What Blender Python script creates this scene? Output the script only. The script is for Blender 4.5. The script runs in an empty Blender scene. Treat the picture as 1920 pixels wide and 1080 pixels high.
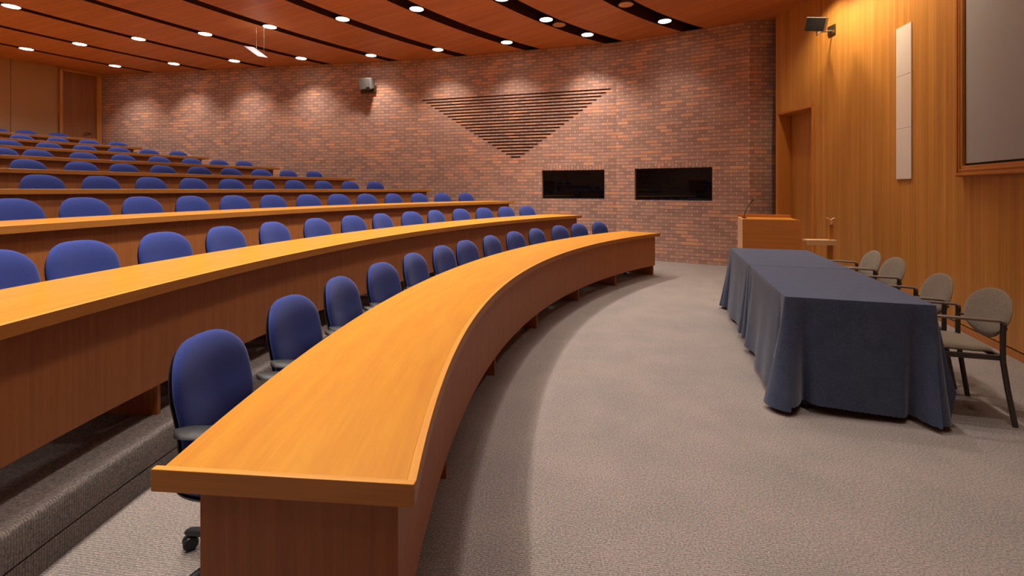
import bpy, math, random
from math import sin, cos, pi, radians, degrees, sqrt, atan2, exp
from mathutils import Vector, Matrix

random.seed(7)
S = bpy.context.scene
COL = S.collection
U = 0.745                       # metres per survey unit
FPX, YH = 912.5, 355.5          # focal length and horizon of the photograph (1920x1080)
CAMH = 1.973 * U
CX, CY = 11.5 * U, 2.535 * U    # common centre of the curved rows
ROW_R, PITCH, STEP = 11.86 * U, 2.137 * U, 0.2507
DEPTH = 0.92 * U
CEIL = CAMH + 4.27 * U
ORD = ['zeroth', 'first', 'second', 'third', 'fourth', 'fifth', 'sixth', 'seventh', 'eighth', 'ninth', 'tenth',
       'eleventh', 'twelfth', 'thirteenth', 'fourteenth', 'fifteenth']

# ------------------------------------------------------------------ materials
def new_mat(name):
    m = bpy.data.materials.new(name); m.use_nodes = True
    nt = m.node_tree
    return m, nt, nt.nodes['Principled BSDF']

def N(nt, t, **kw):
    n = nt.nodes.new(t)
    for k, v in kw.items():
        setattr(n, k, v)
    return n

def plain(name, col, rough=0.5, metal=0.0, spec=0.5, sheen=0.0):
    m, nt, b = new_mat(name)
    b.inputs['Base Color'].default_value = (*col, 1)
    b.inputs['Roughness'].default_value = rough
    b.inputs['Metallic'].default_value = metal
    b.inputs['Specular IOR Level'].default_value = spec
    b.inputs['Sheen Weight'].default_value = sheen
    return m

def ramp(nt, stops):
    r = N(nt, 'ShaderNodeValToRGB')
    e = r.color_ramp.elements
    while len(e) < len(stops):
        e.new(0.5)
    for el, (p, c) in zip(e, stops):
        el.position = p; el.color = (*c, 1)
    return r

def wood(name, dark, light, rough=0.4, stretch=(1.2, 26), board=None, coat=0.0, spec=0.5, var=0.35):
    """grain runs along U of the UV map (metres)"""
    m, nt, b = new_mat(name)
    L = nt.links
    uv = N(nt, 'ShaderNodeUVMap')
    mp = N(nt, 'ShaderNodeMapping'); mp.inputs['Scale'].default_value = (stretch[0], stretch[1], 1)
    L.new(uv.outputs[0], mp.inputs[0])
    n1 = N(nt, 'ShaderNodeTexNoise'); n1.inputs['Scale'].default_value = 1.0; n1.inputs['Detail'].default_value = 6; n1.inputs['Roughness'].default_value = 0.6
    L.new(mp.outputs[0], n1.inputs['Vector'])
    mp2 = N(nt, 'ShaderNodeMapping'); mp2.inputs['Scale'].default_value = (stretch[0] * 1.5, stretch[1] * 6, 1)
    L.new(uv.outputs[0], mp2.inputs[0])
    n2 = N(nt, 'ShaderNodeTexNoise'); n2.inputs['Scale'].default_value = 1.0; n2.inputs['Detail'].default_value = 3
    L.new(mp2.outputs[0], n2.inputs['Vector'])
    mix = N(nt, 'ShaderNodeMath', operation='MULTIPLY_ADD')
    L.new(n2.outputs[0], mix.inputs[0]); mix.inputs[1].default_value = 0.35
    L.new(n1.outputs[0], mix.inputs[2])
    val = mix.outputs[0]
    if board:
        sx = N(nt, 'ShaderNodeSeparateXYZ'); L.new(uv.outputs[0], sx.inputs[0])
        dv = N(nt, 'ShaderNodeMath', operation='DIVIDE'); L.new(sx.outputs[1], dv.inputs[0]); dv.inputs[1].default_value = board
        fl = N(nt, 'ShaderNodeMath', operation='FLOOR'); L.new(dv.outputs[0], fl.inputs[0])
        wn = N(nt, 'ShaderNodeTexWhiteNoise', noise_dimensions='1D'); L.new(fl.outputs[0], wn.inputs['W'])
        ma = N(nt, 'ShaderNodeMath', operation='MULTIPLY_ADD'); L.new(wn.outputs[0], ma.inputs[0]); ma.inputs[1].default_value = var
        L.new(val, ma.inputs[2]); val = ma.outputs[0]
        sb = N(nt, 'ShaderNodeMath', operation='SUBTRACT'); L.new(val, sb.inputs[0]); sb.inputs[1].default_value = var * 0.5
        val = sb.outputs[0]
    r = ramp(nt, [(0.38, dark), (0.95, light)])
    L.new(val, r.inputs[0])
    colour = r.outputs[0]
    if board:
        fr = N(nt, 'ShaderNodeMath', operation='FRACT'); L.new(dv.outputs[0], fr.inputs[0])
        lt = N(nt, 'ShaderNodeMath', operation='LESS_THAN'); L.new(fr.outputs[0], lt.inputs[0]); lt.inputs[1].default_value = 0.05
        mx = N(nt, 'ShaderNodeMix', data_type='RGBA')
        L.new(lt.outputs[0], mx.inputs[0]); L.new(colour, mx.inputs[6])
        mx.inputs[7].default_value = (dark[0] * .8, dark[1] * .75, dark[2] * .75, 1)
        colour = mx.outputs[2]
    L.new(colour, b.inputs['Base Color'])
    b.inputs['Roughness'].default_value = rough
    b.inputs['Specular IOR Level'].default_value = spec
    b.inputs['Coat Weight'].default_value = coat
    b.inputs['Coat Roughness'].default_value = 0.25
    return m

def brick_mat(name, bw=0.203, rh=0.0715):
    m, nt, b = new_mat(name); L = nt.links
    uv = N(nt, 'ShaderNodeUVMap')
    br = N(nt, 'ShaderNodeTexBrick', offset=0.5, squash=1.0)
    br.inputs['Scale'].default_value = 1; br.inputs['Brick Width'].default_value = bw; br.inputs['Row Height'].default_value = rh
    br.inputs['Mortar Size'].default_value = 0.0065; br.inputs['Mortar Smooth'].default_value = 0.2; br.inputs['Bias'].default_value = 0
    br.inputs['Color1'].default_value = (0, 0, 0, 1); br.inputs['Color2'].default_value = (1, 1, 1, 1); br.inputs['Mortar'].default_value = (.5, .5, .5, 1)
    L.new(uv.outputs[0], br.inputs['Vector'])
    big = N(nt, 'ShaderNodeTexNoise'); big.inputs['Scale'].default_value = 1.3; big.inputs['Detail'].default_value = 4
    L.new(uv.outputs[0], big.inputs['Vector'])
    ad = N(nt, 'ShaderNodeMath', operation='MULTIPLY_ADD'); L.new(big.outputs[0], ad.inputs[0]); ad.inputs[1].default_value = 0.9
    sub = N(nt, 'ShaderNodeMath', operation='SUBTRACT'); L.new(br.outputs['Color'], sub.inputs[0]); sub.inputs[1].default_value = 0.45
    L.new(sub.outputs[0], ad.inputs[2])
    r = ramp(nt, [(0.0, (0.345, 0.195, 0.152)), (0.42, (0.415, 0.235, 0.178)), (0.76, (0.49, 0.272, 0.195)), (0.92, (0.60, 0.275, 0.16)), (1.0, (0.66, 0.33, 0.19))])
    L.new(ad.outputs[0], r.inputs[0])
    # bed joints coloured darker to paint in the shade of raked mortar, head joints are flush and pale
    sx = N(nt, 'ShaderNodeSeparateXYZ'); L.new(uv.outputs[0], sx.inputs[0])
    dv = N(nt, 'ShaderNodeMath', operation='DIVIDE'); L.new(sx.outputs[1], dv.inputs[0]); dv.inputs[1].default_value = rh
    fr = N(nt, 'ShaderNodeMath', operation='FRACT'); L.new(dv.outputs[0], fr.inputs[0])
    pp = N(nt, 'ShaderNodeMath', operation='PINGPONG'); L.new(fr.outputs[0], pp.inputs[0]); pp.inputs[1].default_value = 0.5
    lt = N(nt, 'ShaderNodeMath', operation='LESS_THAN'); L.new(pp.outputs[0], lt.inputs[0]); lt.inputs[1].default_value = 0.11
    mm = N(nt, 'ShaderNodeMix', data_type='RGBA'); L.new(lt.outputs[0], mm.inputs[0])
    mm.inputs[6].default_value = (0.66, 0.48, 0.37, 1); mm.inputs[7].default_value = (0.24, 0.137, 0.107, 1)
    mx = N(nt, 'ShaderNodeMix', data_type='RGBA'); L.new(br.outputs['Fac'], mx.inputs[0]); L.new(r.outputs[0], mx.inputs[6]); L.new(mm.outputs[2], mx.inputs[7])
    fine = N(nt, 'ShaderNodeTexNoise'); fine.inputs['Scale'].default_value = 60; L.new(uv.outputs[0], fine.inputs['Vector'])
    L.new(mx.outputs[2], b.inputs['Base Color'])
    inv = N(nt, 'ShaderNodeMath', operation='SUBTRACT'); inv.inputs[0].default_value = 1; L.new(br.outputs['Fac'], inv.inputs[1])
    h = N(nt, 'ShaderNodeMath', operation='MULTIPLY_ADD'); L.new(fine.outputs[0], h.inputs[0]); h.inputs[1].default_value = 0.25; L.new(inv.outputs[0], h.inputs[2])
    bp = N(nt, 'ShaderNodeBump'); bp.inputs['Strength'].default_value = 0.6; bp.inputs['Distance'].default_value = 0.006
    L.new(h.outputs[0], bp.inputs['Height']); L.new(bp.outputs[0], b.inputs['Normal'])
    b.inputs['Roughness'].default_value = 0.85; b.inputs['Specular IOR Level'].default_value = 0.2
    return m

def carpet_mat(name, k=1.0):
    m, nt, b = new_mat(name); L = nt.links
    tc = N(nt, 'ShaderNodeTexCoord')
    a = N(nt, 'ShaderNodeTexNoise'); a.inputs['Scale'].default_value = 110; a.inputs['Detail'].default_value = 4; a.inputs['Roughness'].default_value = 0.75
    L.new(tc.outputs['Object'], a.inputs['Vector'])
    wv = N(nt, 'ShaderNodeTexWave', wave_type='BANDS', bands_direction='Y', wave_profile='SIN')
    wv.inputs['Scale'].default_value = 30; wv.inputs['Distortion'].default_value = 1.0; wv.inputs['Detail'].default_value = 2; wv.inputs['Detail Scale'].default_value = 4
    rot = N(nt, 'ShaderNodeMapping'); rot.inputs['Rotation'].default_value = (0, 0, radians(9)); L.new(tc.outputs['Object'], rot.inputs[0]); L.new(rot.outputs[0], wv.inputs['Vector'])
    c = N(nt, 'ShaderNodeTexNoise'); c.inputs['Scale'].default_value = 2.2; c.inputs['Detail'].default_value = 5; c.inputs['Roughness'].default_value = .6
    L.new(tc.outputs['Object'], c.inputs['Vector'])
    s1 = N(nt, 'ShaderNodeMath', operation='MULTIPLY_ADD'); L.new(wv.outputs[0], s1.inputs[0]); s1.inputs[1].default_value = 0.13; L.new(a.outputs[0], s1.inputs[2])
    s2 = N(nt, 'ShaderNodeMath', operation='MULTIPLY_ADD'); L.new(c.outputs[0], s2.inputs[0]); s2.inputs[1].default_value = 0.15; L.new(s1.outputs[0], s2.inputs[2])
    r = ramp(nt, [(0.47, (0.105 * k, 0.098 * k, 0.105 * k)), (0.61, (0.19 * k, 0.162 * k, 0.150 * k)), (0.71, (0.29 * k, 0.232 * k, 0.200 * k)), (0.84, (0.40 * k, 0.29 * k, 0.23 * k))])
    L.new(s2.outputs[0], r.inputs[0]); L.new(r.outputs[0], b.inputs['Base Color'])
    bp = N(nt, 'ShaderNodeBump'); bp.inputs['Strength'].default_value = 0.5; bp.inputs['Distance'].default_value = 0.004
    L.new(s1.outputs[0], bp.inputs['Height']); L.new(bp.outputs[0], b.inputs['Normal'])
    b.inputs['Roughness'].default_value = 1.0; b.inputs['Specular IOR Level'].default_value = 0.05
    b.inputs['Sheen Weight'].default_value = 0.1
    return m

def fabric_mat(name, c0, c1, scale=350, sheen=0.3, stain=0.0):
    m, nt, b = new_mat(name); L = nt.links
    tc = N(nt, 'ShaderNodeTexCoord')
    a = N(nt, 'ShaderNodeTexNoise'); a.inputs['Scale'].default_value = scale; a.inputs['Detail'].default_value = 3
    L.new(tc.outputs['Object'], a.inputs['Vector'])
    val = a.outputs[0]
    if stain:
        g = N(nt, 'ShaderNodeTexNoise'); g.inputs['Scale'].default_value = 9; g.inputs['Detail'].default_value = 6; g.inputs['Roughness'].default_value = .7
        L.new(tc.outputs['Object'], g.inputs['Vector'])
        ma = N(nt, 'ShaderNodeMath', operation='MULTIPLY_ADD'); L.new(g.outputs[0], ma.inputs[0]); ma.inputs[1].default_value = stain; L.new(val, ma.inputs[2])
        sb = N(nt, 'ShaderNodeMath', operation='SUBTRACT'); L.new(ma.outputs[0], sb.inputs[0]); sb.inputs[1].default_value = stain * .5
        val = sb.outputs[0]
    r = ramp(nt, [(0.3, c0), (0.7, c1)])
    L.new(val, r.inputs[0]); L.new(r.outputs[0], b.inputs['Base Color'])
    bp = N(nt, 'ShaderNodeBump'); bp.inputs['Strength'].default_value = 0.25; bp.inputs['Distance'].default_value = 0.002
    L.new(a.outputs[0], bp.inputs['Height']); L.new(bp.outputs[0], b.inputs['Normal'])
    b.inputs['Roughness'].default_value = 0.9; b.inputs['Specular IOR Level'].default_value = 0.15
    b.inputs['Sheen Weight'].default_value = sheen; b.inputs['Sheen Roughness'].default_value = 0.5
    return m

def emit(name, col, s):
    m = bpy.data.materials.new(name); m.use_nodes = True
    nt = m.node_tree; nt.nodes.clear()
    e = N(nt, 'ShaderNodeEmission'); e.inputs[0].default_value = (*col, 1); e.inputs[1].default_value = s
    o = N(nt, 'ShaderNodeOutputMaterial'); nt.links.new(e.outputs[0], o.inputs[0])
    m.cycles.emission_sampling = 'NONE'
    return m

M = {}
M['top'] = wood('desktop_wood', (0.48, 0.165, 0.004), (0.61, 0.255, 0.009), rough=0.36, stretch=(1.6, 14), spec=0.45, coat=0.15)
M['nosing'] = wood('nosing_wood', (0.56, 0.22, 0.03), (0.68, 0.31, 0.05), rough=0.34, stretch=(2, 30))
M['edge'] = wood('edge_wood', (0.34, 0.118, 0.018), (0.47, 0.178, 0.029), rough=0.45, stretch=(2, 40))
M['panel'] = wood('panel_wood', (0.27, 0.082, 0.020), (0.40, 0.135, 0.032), rough=0.5, stretch=(1.0, 34))
M['strip'] = wood('strip_wood', (0.40, 0.155, 0.026), (0.62, 0.265, 0.05), rough=0.42, stretch=(0.5, 12), board=0.058, var=0.26)
M['doorw'] = wood('door_wood', (0.40, 0.15, 0.028), (0.56, 0.23, 0.045), rough=0.42, stretch=(0.6, 14))
M['base'] = wood('base_wood', (0.42, 0.14, 0.03), (0.52, 0.19, 0.04), rough=0.5, stretch=(1, 30))
M['frame'] = wood('frame_wood', (0.46, 0.16, 0.03), (0.60, 0.235, 0.045), rough=0.4, stretch=(1, 40))
M['ceil'] = wood('ceiling_wood', (0.38, 0.118, 0.030), (0.58, 0.205, 0.055), rough=0.5, stretch=(0.45, 7), board=0.11, var=0.16)
M['reardoor'] = wood('rear_door_wood', (0.20, 0.062, 0.016), (0.33, 0.115, 0.03), rough=0.5, stretch=(0.6, 12))
M['podium'] = wood('podium_wood', (0.40, 0.125, 0.022), (0.52, 0.18, 0.035), rough=0.4, stretch=(1.2, 30))
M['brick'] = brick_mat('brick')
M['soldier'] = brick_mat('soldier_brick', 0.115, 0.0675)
M['carpet'] = carpet_mat('carpet')
M['tiercarpet_shaded'] = carpet_mat('tier_carpet_shaded', 0.78)  # the floor carpet darkened, painting shade onto the steps
M['tan'] = fabric_mat('tan_panel', (0.36, 0.20, 0.10), (0.42, 0.24, 0.125), 200, 0.0)
M['blue'] = fabric_mat('blue_fabric', (0.020, 0.034, 0.165), (0.030, 0.050, 0.235), 400, 0.12)
M['cloth'] = fabric_mat('navy_cloth', (0.025, 0.034, 0.064), (0.060, 0.072, 0.122), 220, 0.22, stain=0.5)
M['grey'] = fabric_mat('taupe_fabric', (0.070, 0.050, 0.034), (0.26, 0.19, 0.13), 260, 0.2)
M['black'] = plain('black_plastic', (0.012, 0.012, 0.014), 0.45)
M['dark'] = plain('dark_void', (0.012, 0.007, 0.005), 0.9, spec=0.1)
M['slotside'] = plain('slot_side_wood', (0.075, 0.024, 0.010), 0.7, spec=0.1)
M['slot'] = plain('slot_paint', (0.020, 0.009, 0.006), 0.8, spec=0.1)
M['bronze'] = plain('bronze_metal', (0.060, 0.048, 0.040), 0.42, 0.35)
M['arm'] = plain('arm_metal', (0.20, 0.145, 0.115), 0.4, 0.3)
M['steel'] = plain('steel', (0.55, 0.52, 0.48), 0.3, 0.9)
M['screen'] = plain('screen_grey', (0.42, 0.395, 0.375), 0.85, spec=0.1)
M['mask'] = plain('screen_mask', (0.008, 0.008, 0.008), 0.9)
M['acoustic'] = fabric_mat('cream_fabric', (0.62, 0.52, 0.44), (0.72, 0.62, 0.53), 120, 0.0)
M['glass'] = plain('dark_glass', (0.002, 0.002, 0.003), 0.02, spec=0.6)
M['grille'] = fabric_mat('speaker_grille', (0.018, 0.016, 0.015), (0.035, 0.030, 0.028), 500, 0.0)
M['spk'] = plain('speaker_grey', (0.16, 0.15, 0.14), 0.6)
M['lamp'] = emit('lamp_lens', (1.0, 0.95, 0.88), 14.0)
M['trimring'] = plain('lamp_trim', (0.45, 0.36, 0.30), 0.35, 0.5)
M['amber'] = plain('amber_reflector', (0.80, 0.42, 0.16), 0.35, 0.6)
def translucent(name, col):
    m = bpy.data.materials.new(name); m.use_nodes = True
    nt = m.node_tree; b = nt.nodes['Principled BSDF']; b.inputs['Base Color'].default_value = (*col, 1); b.inputs['Roughness'].default_value = 0.2
    tr = N(nt, 'ShaderNodeBsdfTranslucent'); tr.inputs[0].default_value = (*col, 1)
    mx = N(nt, 'ShaderNodeMixShader'); mx.inputs[0].default_value = 0.5
    nt.links.new(b.outputs[0], mx.inputs[1]); nt.links.new(tr.outputs[0], mx.inputs[2]); nt.links.new(mx.outputs[0], nt.nodes['Material Output'].inputs[0])
    return m
M['acryl'] = translucent('pale_acrylic', (0.88, 0.87, 0.92))
M['brass'] = plain('dark_brass', (0.12, 0.08, 0.04), 0.35, 0.8)
M['paleply'] = wood('pale_wood', (0.60, 0.33, 0.16), (0.74, 0.46, 0.25), rough=0.45, stretch=(1, 30))

# ------------------------------------------------------------------ mesh helpers
class MB:
    def __init__(self):
        self.v = []; self.f = []; self.uv = []; self.mi = []
    def face(self, pts, uvs=None, mi=0):
        i = len(self.v)
        self.v += [tuple(p) for p in pts]
        self.f.append(list(range(i, i + len(pts))))
        self.uv.append(uvs if uvs else [(p[0], p[1]) for p in pts])
        self.mi.append(mi)
    def box(self, c, d, rot=None, grain=0, mi=0):
        """box centred at c with full dims d; rot a 3x3 Matrix; grain axis 0/1/2"""
        c = Vector(c); hx, hy, hz = d[0] / 2, d[1] / 2, d[2] / 2
        for ax in range(3):
            for sg in (-1, 1):
                a, b = [(1, 2), (0, 2), (0, 1)][ax]
                h = (hx, hy, hz)
                pts = []; uvs = []
                for sa, sb in ((-1, -1), (1, -1), (1, 1), (-1, 1)):
                    p = [0, 0, 0]; p[ax] = sg * h[ax]; p[a] = sa * h[a]; p[b] = sb * h[b]
                    if grain == a: uvs.append((p[a], p[b] + 3.1 * ax))
                    elif grain == b: uvs.append((p[b], p[a] + 3.1 * ax))
                    else: uvs.append((p[a], p[b] + 3.1 * ax))
                    pts.append(p)
                if (sg > 0) == (ax == 1): pts.reverse(); uvs.reverse()
                pts = [c + (rot @ Vector(p) if rot else Vector(p)) for p in pts]
                self.face(pts, uvs, mi)
    def tube(self, path, r, n=10, cap=True, flat=None):
        path = [Vector(p) for p in path]
        rs = r if isinstance(r, (list, tuple)) else [r] * len(path)
        rings = []; up = None
        for i, p in enumerate(path):
            t = (path[min(i + 1, len(path) - 1)] - path[max(i - 1, 0)]).normalized()
            if up is None:
                up = Vector((0, 0, 1)) if abs(t.z) < 0.9 else Vector((1, 0, 0))
            s = t.cross(up).normalized(); w = s.cross(t).normalized(); up = w
            k = flat if flat else (1, 1)
            rings.append([p + s * cos(2 * pi * j / n) * rs[i] * k[0] + w * sin(2 * pi * j / n) * rs[i] * k[1] for j in range(n)])
        b = len(self.v)
        for R in rings: self.v += [tuple(q) for q in R]
        def add(f):
            self.f.append(f); self.uv.append([(0.1 * k, 0) for k in range(len(f))]); self.mi.append(0)
        for i in range(len(rings) - 1):
            for j in range(n):
                j2 = (j + 1) % n
                add([b + i * n + j, b + i * n + j2, b + (i + 1) * n + j2, b + (i + 1) * n + j])
        if cap:
            add([b + j for j in range(n)][::-1]); add([b + (len(rings) - 1) * n + j for j in range(n)])
    def lathe(self, prof, n=24, c=(0, 0, 0), axis='z'):
        b = len(self.v)
        for r, z in prof:
            for j in range(n):
                a = 2 * pi * j / n
                if axis == 'z': q = (c[0] + r * cos(a), c[1] + r * sin(a), c[2] + z)
                elif axis == 'y': q = (c[0] + r * cos(a), c[1] + z, c[2] + r * sin(a))
                else: q = (c[0] + z, c[1] + r * cos(a), c[2] + r * sin(a))
                self.v.append(q)
        def add(f):
            self.f.append(f); self.uv.append([(0.1 * k, 0) for k in range(len(f))]); self.mi.append(0)
        for i in range(len(prof) - 1):
            for j in range(n):
                j2 = (j + 1) % n
                add([b + i * n + j, b + i * n + j2, b + (i + 1) * n + j2, b + (i + 1) * n + j])
        add([b + j for j in range(n)][::-1]); add([b + (len(prof) - 1) * n + j for j in range(n)])
    def grid(self, rows, closed=False, uvf=None):
        b = len(self.v); n = len(rows[0])
        for R in rows: self.v += [tuple(q) for q in R]
        for i in range(len(rows) - 1):
            for j in range(n if closed else n - 1):
                j2 = (j + 1) % n
                f = [b + i * n + j, b + i * n + j2, b + (i + 1) * n + j2, b + (i + 1) * n + j]
                self.f.append(f); self.mi.append(0)
                self.uv.append([uvf(i, j), uvf(i, j + 1), uvf(i + 1, j + 1), uvf(i + 1, j)] if uvf else [(0, 0)] * 4)
    def ring(self, r0, r1, a0, a1, z0, z1, n=40, grain='len', a0o=None, a1o=None, c=(CX, CY), mi=0):
        """solid ring sector, angles in degrees; a0o / a1o: angles on the outer radius"""
        a0o = a0 if a0o is None else a0o; a1o = a1 if a1o is None else a1o
        def P(r, i, z, o):
            A = radians((a0o + (a1o - a0o) * i / n) if o else (a0 + (a1 - a0) * i / n))
            return (c[0] + r * cos(A), c[1] + r * sin(A), z)
        def s(i): return radians(abs(a1 - a0)) * i / n * r0
        g = (lambda l, w: (l, w)) if grain == 'len' else (lambda l, w: (w, l))
        for i in range(n):
            s0, s1 = s(i), s(i + 1)
            self.face([P(r0, i, z1, 0), P(r1, i, z1, 1), P(r1, i + 1, z1, 1), P(r0, i + 1, z1, 0)], [g(s0, r0), g(s0, r1), g(s1, r1), g(s1, r0)], mi)
            self.face([P(r0, i, z0, 0), P(r0, i + 1, z0, 0), P(r1, i + 1, z0, 1), P(r1, i, z0, 1)], [g(s0, r0), g(s1, r0), g(s1, r1), g(s0, r1)], mi)
            self.face([P(r0, i, z0, 0), P(r0, i, z1, 0), P(r0, i + 1, z1, 0), P(r0, i + 1, z0, 0)], [g(s0, z0), g(s0, z1), g(s1, z1), g(s1, z0)], mi)
            self.face([P(r1, i, z0, 1), P(r1, i + 1, z0, 1), P(r1, i + 1, z1, 1), P(r1, i, z1, 1)], [g(s0, z0), g(s1, z0), g(s1, z1), g(s0, z1)], mi)
        for i, fl in ((0, False), (n, True)):
            q = [P(r0, i, z0, 0), P(r1, i, z0, 1), P(r1, i, z1, 1), P(r0, i, z1, 0)]
            u = [g(r0, z0), g(r1, z0), g(r1, z1), g(r0, z1)]
            if fl: q.reverse(); u.reverse()
            self.face(q, u, mi)
    def build(self, name, mat, parent=None, smooth=None, weld=True):
        me = bpy.data.meshes.new(name)
        me.from_pydata(self.v, [], self.f)
        uvl = me.uv_layers.new(name='UVMap')
        k = 0
        for f in self.uv:
            for u in f:
                uvl.data[k].uv = u; k += 1
        mats = mat if isinstance(mat, (list, tuple)) else [mat]
        for m in mats: me.materials.append(m)
        if len(mats) > 1:
            for p, mi in zip(me.polygons, self.mi): p.material_index = mi
        if weld:
            import bmesh
            bm = bmesh.new(); bm.from_mesh(me)
            bmesh.ops.remove_doubles(bm, verts=bm.verts, dist=1e-5)
            bmesh.ops.recalc_face_normals(bm, faces=bm.faces)
            bm.to_mesh(me); bm.free()
        if smooth:
            me.shade_smooth(); me.set_sharp_from_angle(angle=radians(smooth))
        me.update()
        o = bpy.data.objects.new(name, me); COL.objects.link(o)
        if parent: o.parent = parent
        return o

def tag(o, label, cat, group=None, kind=None):
    o['label'] = label; o['category'] = cat
    if group: o['group'] = group
    if kind: o['kind'] = kind
    return o

def thing(name, label, cat, loc=(0, 0, 0), rz=0, group=None, kind=None):
    o = bpy.data.objects.new(name, None); COL.objects.link(o)
    o.location = loc; o.rotation_euler = (0, 0, rz); o.empty_display_size = 0.1
    return tag(o, label, cat, group, kind)

def copy_thing(o, loc, rz, label, group=None):
    c = o.copy(); COL.objects.link(c); c.location = loc; c.rotation_euler = (0, 0, rz); c['label'] = label
    if group: c['group'] = group
    for ch in o.children:
        d = ch.copy(); COL.objects.link(d); d.parent = c
        for g in ch.children:
            e = g.copy(); COL.objects.link(e); e.parent = d
    return c

def bevel(o, w=0.004, seg=2):
    m = o.modifiers.new('bevel', 'BEVEL'); m.width = w; m.segments = seg; m.limit_method = 'ANGLE'; m.angle_limit = radians(40)
    return o

# survey helpers: image column -> bearing
def brg(px): return (px - 960.0) / FPX
def on_circle(px, R, c=(CX, CY), far=True):
    d = brg(px); a = d * d + 1; b = -2 * (d * c[0] + c[1]); k = c[0] ** 2 + c[1] ** 2 - R * R
    t = (-b + (1 if far else -1) * sqrt(b * b - 4 * a * k)) / (2 * a)
    return (d * t, t)
def ang(p): 
    a = degrees(atan2(p[1] - CY, p[0] - CX))
    return a if a > 0 else a + 360
def pol(R, a): return (CX + R * cos(radians(a)), CY + R * sin(radians(a)))
def on_line(px, A, B):
    d = brg(px); dx, dy = B[0] - A[0], B[1] - A[1]
    t = (d * A[1] - A[0]) / (dx - d * dy)
    return (A[0] + dx * t, A[1] + dy * t), t
def zat(y, Y): return CAMH - (y - YH) / FPX * Y

# ------------------------------------------------------------------ floor and tiers
fl = MB()
fl.face([(-32 * U, -9 * U, 0), (12 * U, -9 * U, 0), (12 * U, 24 * U, 0), (-32 * U, 24 * U, 0)])
tag(fl.build('floor', M['carpet']), 'grey brown ribbed carpet on the open front floor', 'floor', kind='structure')
FAR_A = [126, 127, 128, 131, 133.5, 136, 139, 141, 142.5, 143.5]
NEAR_A = [212, 212, 212, 210, 208, 205, 202, 198, 194, 190]
for k in range(2, 10):
    r0 = 13.92 * U + PITCH * (k - 2); r1 = r0 + PITCH + 0.05 if k < 9 else 33.5 * U
    zb, zt = STEP * (k - 2), STEP * (k - 1)
    prof = [(r0, zb - 0.01), (r0, zb + 0.096), (r0 + 0.007, zb + 0.098), (r0 + 0.007, zb + 0.104), (r0, zb + 0.106), (r0, zt - 0.022), (r0 + 0.004, zt - 0.010), (r0 + 0.011, zt - 0.003), (r0 + 0.022, zt), (r1, zt)]
    a0, a1 = FAR_A[k - 1] - 3, NEAR_A[k - 1] + 3
    if k == 9: a0, a1 = 138, 190
    n = 90; mb = MB()
    rows = [[(CX + r * cos(radians(a0 + (a1 - a0) * j / n)), CY + r * sin(radians(a0 + (a1 - a0) * j / n)), z) for j in range(n + 1)] for r, z in prof]
    mb.grid(rows)
    tag(mb.build('floor_tier', M['tiercarpet_shaded'], smooth=35), 'carpeted step carrying the %s curved desk up from the floor' % ORD[k], 'floor', kind='structure')

# ------------------------------------------------------------------ walls
def u2(p): return (p[0] * U, p[1] * U)
P0, P1, P2, P3, P4 = map(u2, [(-15.3, 18.1), (-3.1, 16.0), (3.02, 14.1), (6.01, 12.32), (6.66, 12.30)])
WTOP = CEIL + 0.002
RH = 0.0715
def wall_strip(mb, A, B, z0, z1, holes=(), u_off=0.0, inward=1):
    """flat wall from A to B with rectangular openings; holes: (u0,u1,v0,v1,depth,kind)"""
    A = Vector((A[0], A[1])); B = Vector((B[0], B[1])); L = (B - A).length; t = (B - A) / L
    nrm = Vector((-t.y, t.x)) * inward              # points OUT of the room
    def P(u, v, d=0): 
        q = A + t * u + nrm * d; return (q.x, q.y, v)
    cuts = sorted(set([z0, z1] + [h[2] for h in holes] + [h[3] for h in holes]))
    for v0, v1 in zip(cuts, cuts[1:]):
        vm = (v0 + v1) / 2
        hs = sorted([h for h in holes if h[2] < vm < h[3]])
        u = 0.0
        for h in hs + [(L, L, 0, 0, 0, None)]:
            if h[0] > u + 1e-6:
                mb.face([P(u, v0), P(h[0], v0), P(h[0], v1), P(u, v1)], [(u + u_off, v0), (h[0] + u_off, v0), (h[0] + u_off, v1), (u + u_off, v1)], 0)
            u = h[1]
    for u0, u1, v0, v1, d, kind in holes:
        if kind == 'soldier':
            mb.face([P(u0, v0), P(u1, v0), P(u1, v1), P(u0, v1)], [(v0 - v0, u0), (v0 - v0, u1), (v1 - v0, u1), (v1 - v0, u0)], 1)
            continue
        mi = 2 if kind == 'slot' else 0
        for (a, b) in (((u0, v0), (u1, v0)), ((u1, v0), (u1, v1)), ((u1, v1), (u0, v1)), ((u0, v1), (u0, v0))):
            mb.face([P(a[0], a[1]), P(b[0], b[1]), P(b[0], b[1], d), P(a[0], a[1], d)], [(a[0], a[1]), (b[0], b[1]), (b[0] + d, b[1] + d), (a[0] + d, a[1] + d)], 0)
        if kind == 'slot':
            mb.face([P(u0, v0, d), P(u1, v0, d), P(u1, v1, d), P(u0, v1, d)], [(u0, v0), (u1, v0), (u1, v1), (u0, v1)], 0)
    return P, L
def lenAB(A, B): return sqrt((A[0] - B[0]) ** 2 + (A[1] - B[1]) ** 2)

# left part of the brick side wall (towards the back of the room)
mb = MB()
wall_strip(mb, P0, P1, -0.05, WTOP)
tag(mb.build('wall_left', [M['brick'], M['soldier'], M['brick']]), 'long red brick side wall beside the raised rows', 'wall', kind='structure')
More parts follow.
